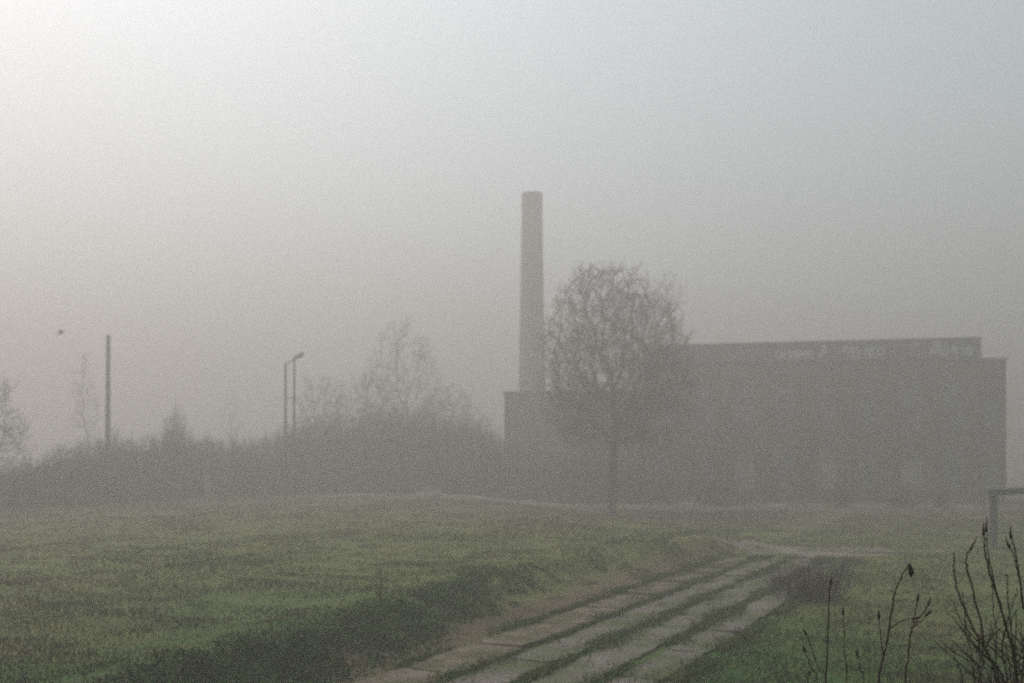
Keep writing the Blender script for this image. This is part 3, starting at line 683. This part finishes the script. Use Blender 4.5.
def near_plant(name, label, Y, stems, r0, hang=None, head=True, group=None, cat='dry plant'):
    """stems: list of (pixel polyline from low to high, goes down to the ground?)"""
    rng = np.random.default_rng(int(Y*100)); first = stems[0][0][0]; bx = at(first[0], Y); root = empty(name, (bx, Y, gz(bx, Y))); tag(root, label, cat, group)
    off = Vector((bx, Y, gz(bx, Y)))
    for k, (ln, grd) in enumerate(stems):
        p = pxpts(ln, Y+(.04*k if grd else 0), .01)
        if grd: p = down(p[0], Y, rng.uniform(-.05, .05))+p
        q = [Vector(a)-off for a in spline(p, 5)]; n = len(q)
        q = [a+Vector(rng.normal(0, .0022, 3)) for a in q]
        rr = r0*.74*(1 if grd else .62); rad = [rr*(1-.62*i/(n-1)) for i in range(n)]
        m_ = MB(); m_.tube(q, rad, 7); b_ = m_
        buds(b_, q, 2, .0062 if grd else .005, rng)
        if head:
            e = q[-1]; d = (q[-1]-q[-3]).normalized(); b_.tube([e-d*.01, e+d*.012, e+d*.035], [.004, .0065, .002], 6)
        m_.build('stem', M['stem'], root, smooth=True)
    if hang:
        h = Vector(pxpts([hang], Y)[0])-off; b_ = MB(); b_.tube([h+Vector((-.004, 0, .03)), h+Vector((0, 0, .012)), h+Vector((.004, 0, -.012)), h+Vector((.002, .002, -.034))], [.003, .009, .014, .003], 6); b_.build('withered_leaf', M['bud'], root)
    return root
Yn = 4.6
near_plant('dry_stalk', 'upright dry stalk, left of the two tallest thin stalks on the near bank', Yn+.3, [([(826, 690), (827.5, 640), (829, 605), (830.5, 583)], True)], .0075)
near_plant('dry_stalk', 'shorter straight dry stalk just right of the upright stalk', Yn+.5, [([(847, 690), (844.5, 650), (843.3, 614)], True)], .0065)
near_plant('dry_stalk', 'tallest curved dry stalk with a withered leaf hanging from its tip', Yn, [([(879, 690), (885, 651), (892, 609), (895, 591), (901, 577), (908.5, 565), (910, 566)], True), ([(883.5, 655), (880.5, 635), (879, 618)], False), ([(889, 629), (900, 622), (913, 618)], False)], .008, hang=(910.3, 570))
near_plant('dry_stalk', 'dry stalk with forked tip, right of the tallest curved stalk', Yn+.2, [([(905.5, 690), (908, 660), (911, 636), (914, 618), (917.5, 600)], True), ([(912, 628), (919, 618), (925, 611), (929, 604)], False), ([(913, 626), (921, 621), (927, 614)], False)], .0085)
near_plant('dry_stalk', 'short leaning dry stalk between the straight stalk and the tallest one', Yn+.6, [([(864, 690), (860.5, 670), (857.5, 654)], True)], .0065)
near_plant('dry_stalk', 'low left-leaning dry stalk with side twigs, leftmost on the near bank', Yn+.8, [([(818, 690), (811, 668), (804.8, 651)], True), ([(827, 690), (818, 668), (809, 640), (806, 634)], True), ([(808, 690), (809, 672)], True)], .0055)

def shrub():
    rng = np.random.default_rng(404); Y = 4.1; bx = at(1012, Y); root = empty('thorny_shrub', (bx, Y, gz(bx, Y))); off = Vector((bx, Y, gz(bx, Y)))
    tag(root, 'dark shrub of arching bare shoots filling the bottom right corner', 'shrub')
    base = (1012, 760)
    S = [([(996, 683), (975, 632), (959, 595), (954.5, 575), (953.4, 554)], .0085), ([(1004, 690), (987, 654), (978, 611), (967, 570), (966.5, 558), (970, 548)], .009),
         ([(1016, 672), (1004, 620), (990, 573), (985, 550), (984, 534)], .0095), ([(1017, 678), (1006, 625), (993, 578), (988, 556), (986.5, 530)], .007),
         ([(1030, 650), (1024, 607), (1017, 560), (1011, 537)], .0085), ([(1026, 640), (1021, 590), (1014, 556), (1008.5, 547)], .006), ([(998, 690), (996, 640), (993, 600), (992, 580)], .006),
         ([(982, 690), (972, 655), (965, 622), (963.5, 592)], .0055), ([(1018, 690), (1012, 640), (1008, 600), (1007.5, 574)], .006), ([(1040, 690), (1032, 620), (1027, 570), (1025, 545)], .009),
         ([(1052, 690), (1048, 620), (1040, 560), (1038, 530)], .009), ([(1062, 690), (1066, 610), (1060, 570)], .008), ([(963, 690), (957, 665), (953, 651)], .0055), ([(1000, 690), (978, 650), (968, 634), (961, 628)], .0055),
         ([(1008, 690), (1002, 650), (1010, 612), (1018, 590)], .006), ([(990, 690), (984, 666), (973, 642)], .005), ([(1020, 690), (1024, 655), (1020, 620)], .006)]
    for k, (ln, r) in enumerate(S):
        y = Y+rng.uniform(-.22, .30); p = pxpts(ln, y, .012); b0 = (bx+rng.uniform(-.18, .2), y+rng.uniform(-.05, .05)); g_ = gz(*b0)
        p = [(b0[0], b0[1], g_-.06), tuple(Vector((b0[0], b0[1], g_)).lerp(Vector(p[0]), .6))]+p
        q = [Vector(a)-off+Vector(rng.normal(0, .002, 3)) for a in spline(p, 5)]; n = len(q); rad = [r*.68*(1-.6*i/(n-1)) for i in range(n)]
        m_ = MB(); m_.tube(q, rad, 7); b_ = m_
        buds(b_, q, 2, .0055, rng, .35); e = q[-1]; d = (q[-1]-q[-3]).normalized()
        if k in (1, 2, 3, 4, 5): b_.ball(tuple(e+Vector((.003, 0, .003))), (.0065, .006, .009), 7, 5, .25); b_.tube([e, e+d*.02+Vector((.008, 0, .01)), e+d*.03+Vector((.012, 0, .026))], [.0045, .0035, .001], 5)
        m_.build('shoot', M['stem'], root, smooth=True)
    tw = MB()
    for i in range(150):
        px, py = rng.uniform(975, 1085), rng.uniform(640, 760); y = Y+rng.uniform(-.3, .4); p = Vector((at(px, y), y, zz(py, y)))-off
        v = Vector((rng.normal(-.25, .5), rng.normal(0, .4), rng.uniform(.3, 1))).normalized(); l = rng.uniform(.08, .30); m_ = p+v*l*.5+Vector(rng.normal(0, .012, 3)); e = p+v*l
        tw.tube([p, m_, e], [.0032, .0026, .0014], 4, cap=False)
    tw.build('twigs', M['stem'], root)
shrub()

# ------------------------------------------------------------------ haze
hz = MB(); lo = (-440, -60, -1.4); hi = (440, 610, max(ct, 33)+1.0)
hz.box(((lo[0]+hi[0])/2, (lo[1]+hi[1])/2, (lo[2]+hi[2])/2), tuple(hi[i]-lo[i] for i in range(3)))
hm = bpy.data.materials.new('fog_air'); hm.use_nodes = True; nt = hm.node_tree; nt.nodes.remove(nt.nodes['Principled BSDF'])
pv = nt.nodes.new('ShaderNodeVolumePrincipled'); pv.inputs['Density'].default_value = .0110; pv.inputs['Color'].default_value = (.56, .56, .55, 1); pv.inputs['Anisotropy'].default_value = .52
nt.links.new(pv.outputs['Volume'], nt.nodes['Material Output'].inputs['Volume'])
tag(hz.build('haze', hm), 'even pale grey fog filling the whole field', 'fog', kind='stuff')

# ------------------------------------------------------------------ light, sky, camera
AZ, EL = R(-52), R(58)                      # the brighter side of the sky lies ahead and to the left
wd = bpy.data.worlds.new('World'); sc.world = wd; wd.use_nodes = True; nt = wd.node_tree; bg = nt.nodes['Background']
sk = nt.nodes.new('ShaderNodeTexSky'); sk.sky_type = 'NISHITA'; sk.sun_disc = False; sk.sun_elevation = EL; sk.sun_rotation = AZ; sk.dust_density = 6; sk.air_density = 1.2; sk.ozone_density = 1
hs = nt.nodes.new('ShaderNodeHueSaturation'); hs.inputs['Saturation'].default_value = .58; hs.inputs['Hue'].default_value = .455
nt.links.new(sk.outputs[0], hs.inputs['Color']); nt.links.new(hs.outputs[0], bg.inputs['Color']); bg.inputs['Strength'].default_value = .12
sl = bpy.data.lights.new('sun', 'SUN'); sl.energy = 1.3; sl.angle = R(60); sl.color = (1, .865, .725)
so = bpy.data.objects.new('sun', sl); COL.objects.link(so)
so.rotation_euler = Vector((math.sin(AZ)*math.cos(EL), math.cos(AZ)*math.cos(EL), math.sin(EL))).to_track_quat('Z', 'Y').to_euler()
cd = bpy.data.cameras.new('camera'); co = bpy.data.objects.new('camera', cd); COL.objects.link(co); sc.camera = co
cd.sensor_width = 36; cd.lens = 36*F/1024; cd.shift_y = (HOR-341.5)/1024; cd.clip_end = 3000; cd.clip_start = .05
cd.dof.use_dof = True; cd.dof.focus_distance = 6.0; cd.dof.aperture_fstop = 1.9
co.location = (0, 0, EYE); co.rotation_euler = (R(90), 0, 0)
sc.render.engine = 'CYCLES'
cy = sc.cycles; cy.max_bounces = 8; cy.diffuse_bounces = 3; cy.glossy_bounces = 2; cy.transmission_bounces = 2; cy.volume_bounces = 2; cy.transparent_max_bounces = 8
cy.filter_width = 2.0; cy.use_denoising = False
vs = sc.view_settings; vs.view_transform = 'Standard'; vs.look = 'None'; vs.exposure = .74; vs.gamma = 1; vs.use_curve_mapping = False
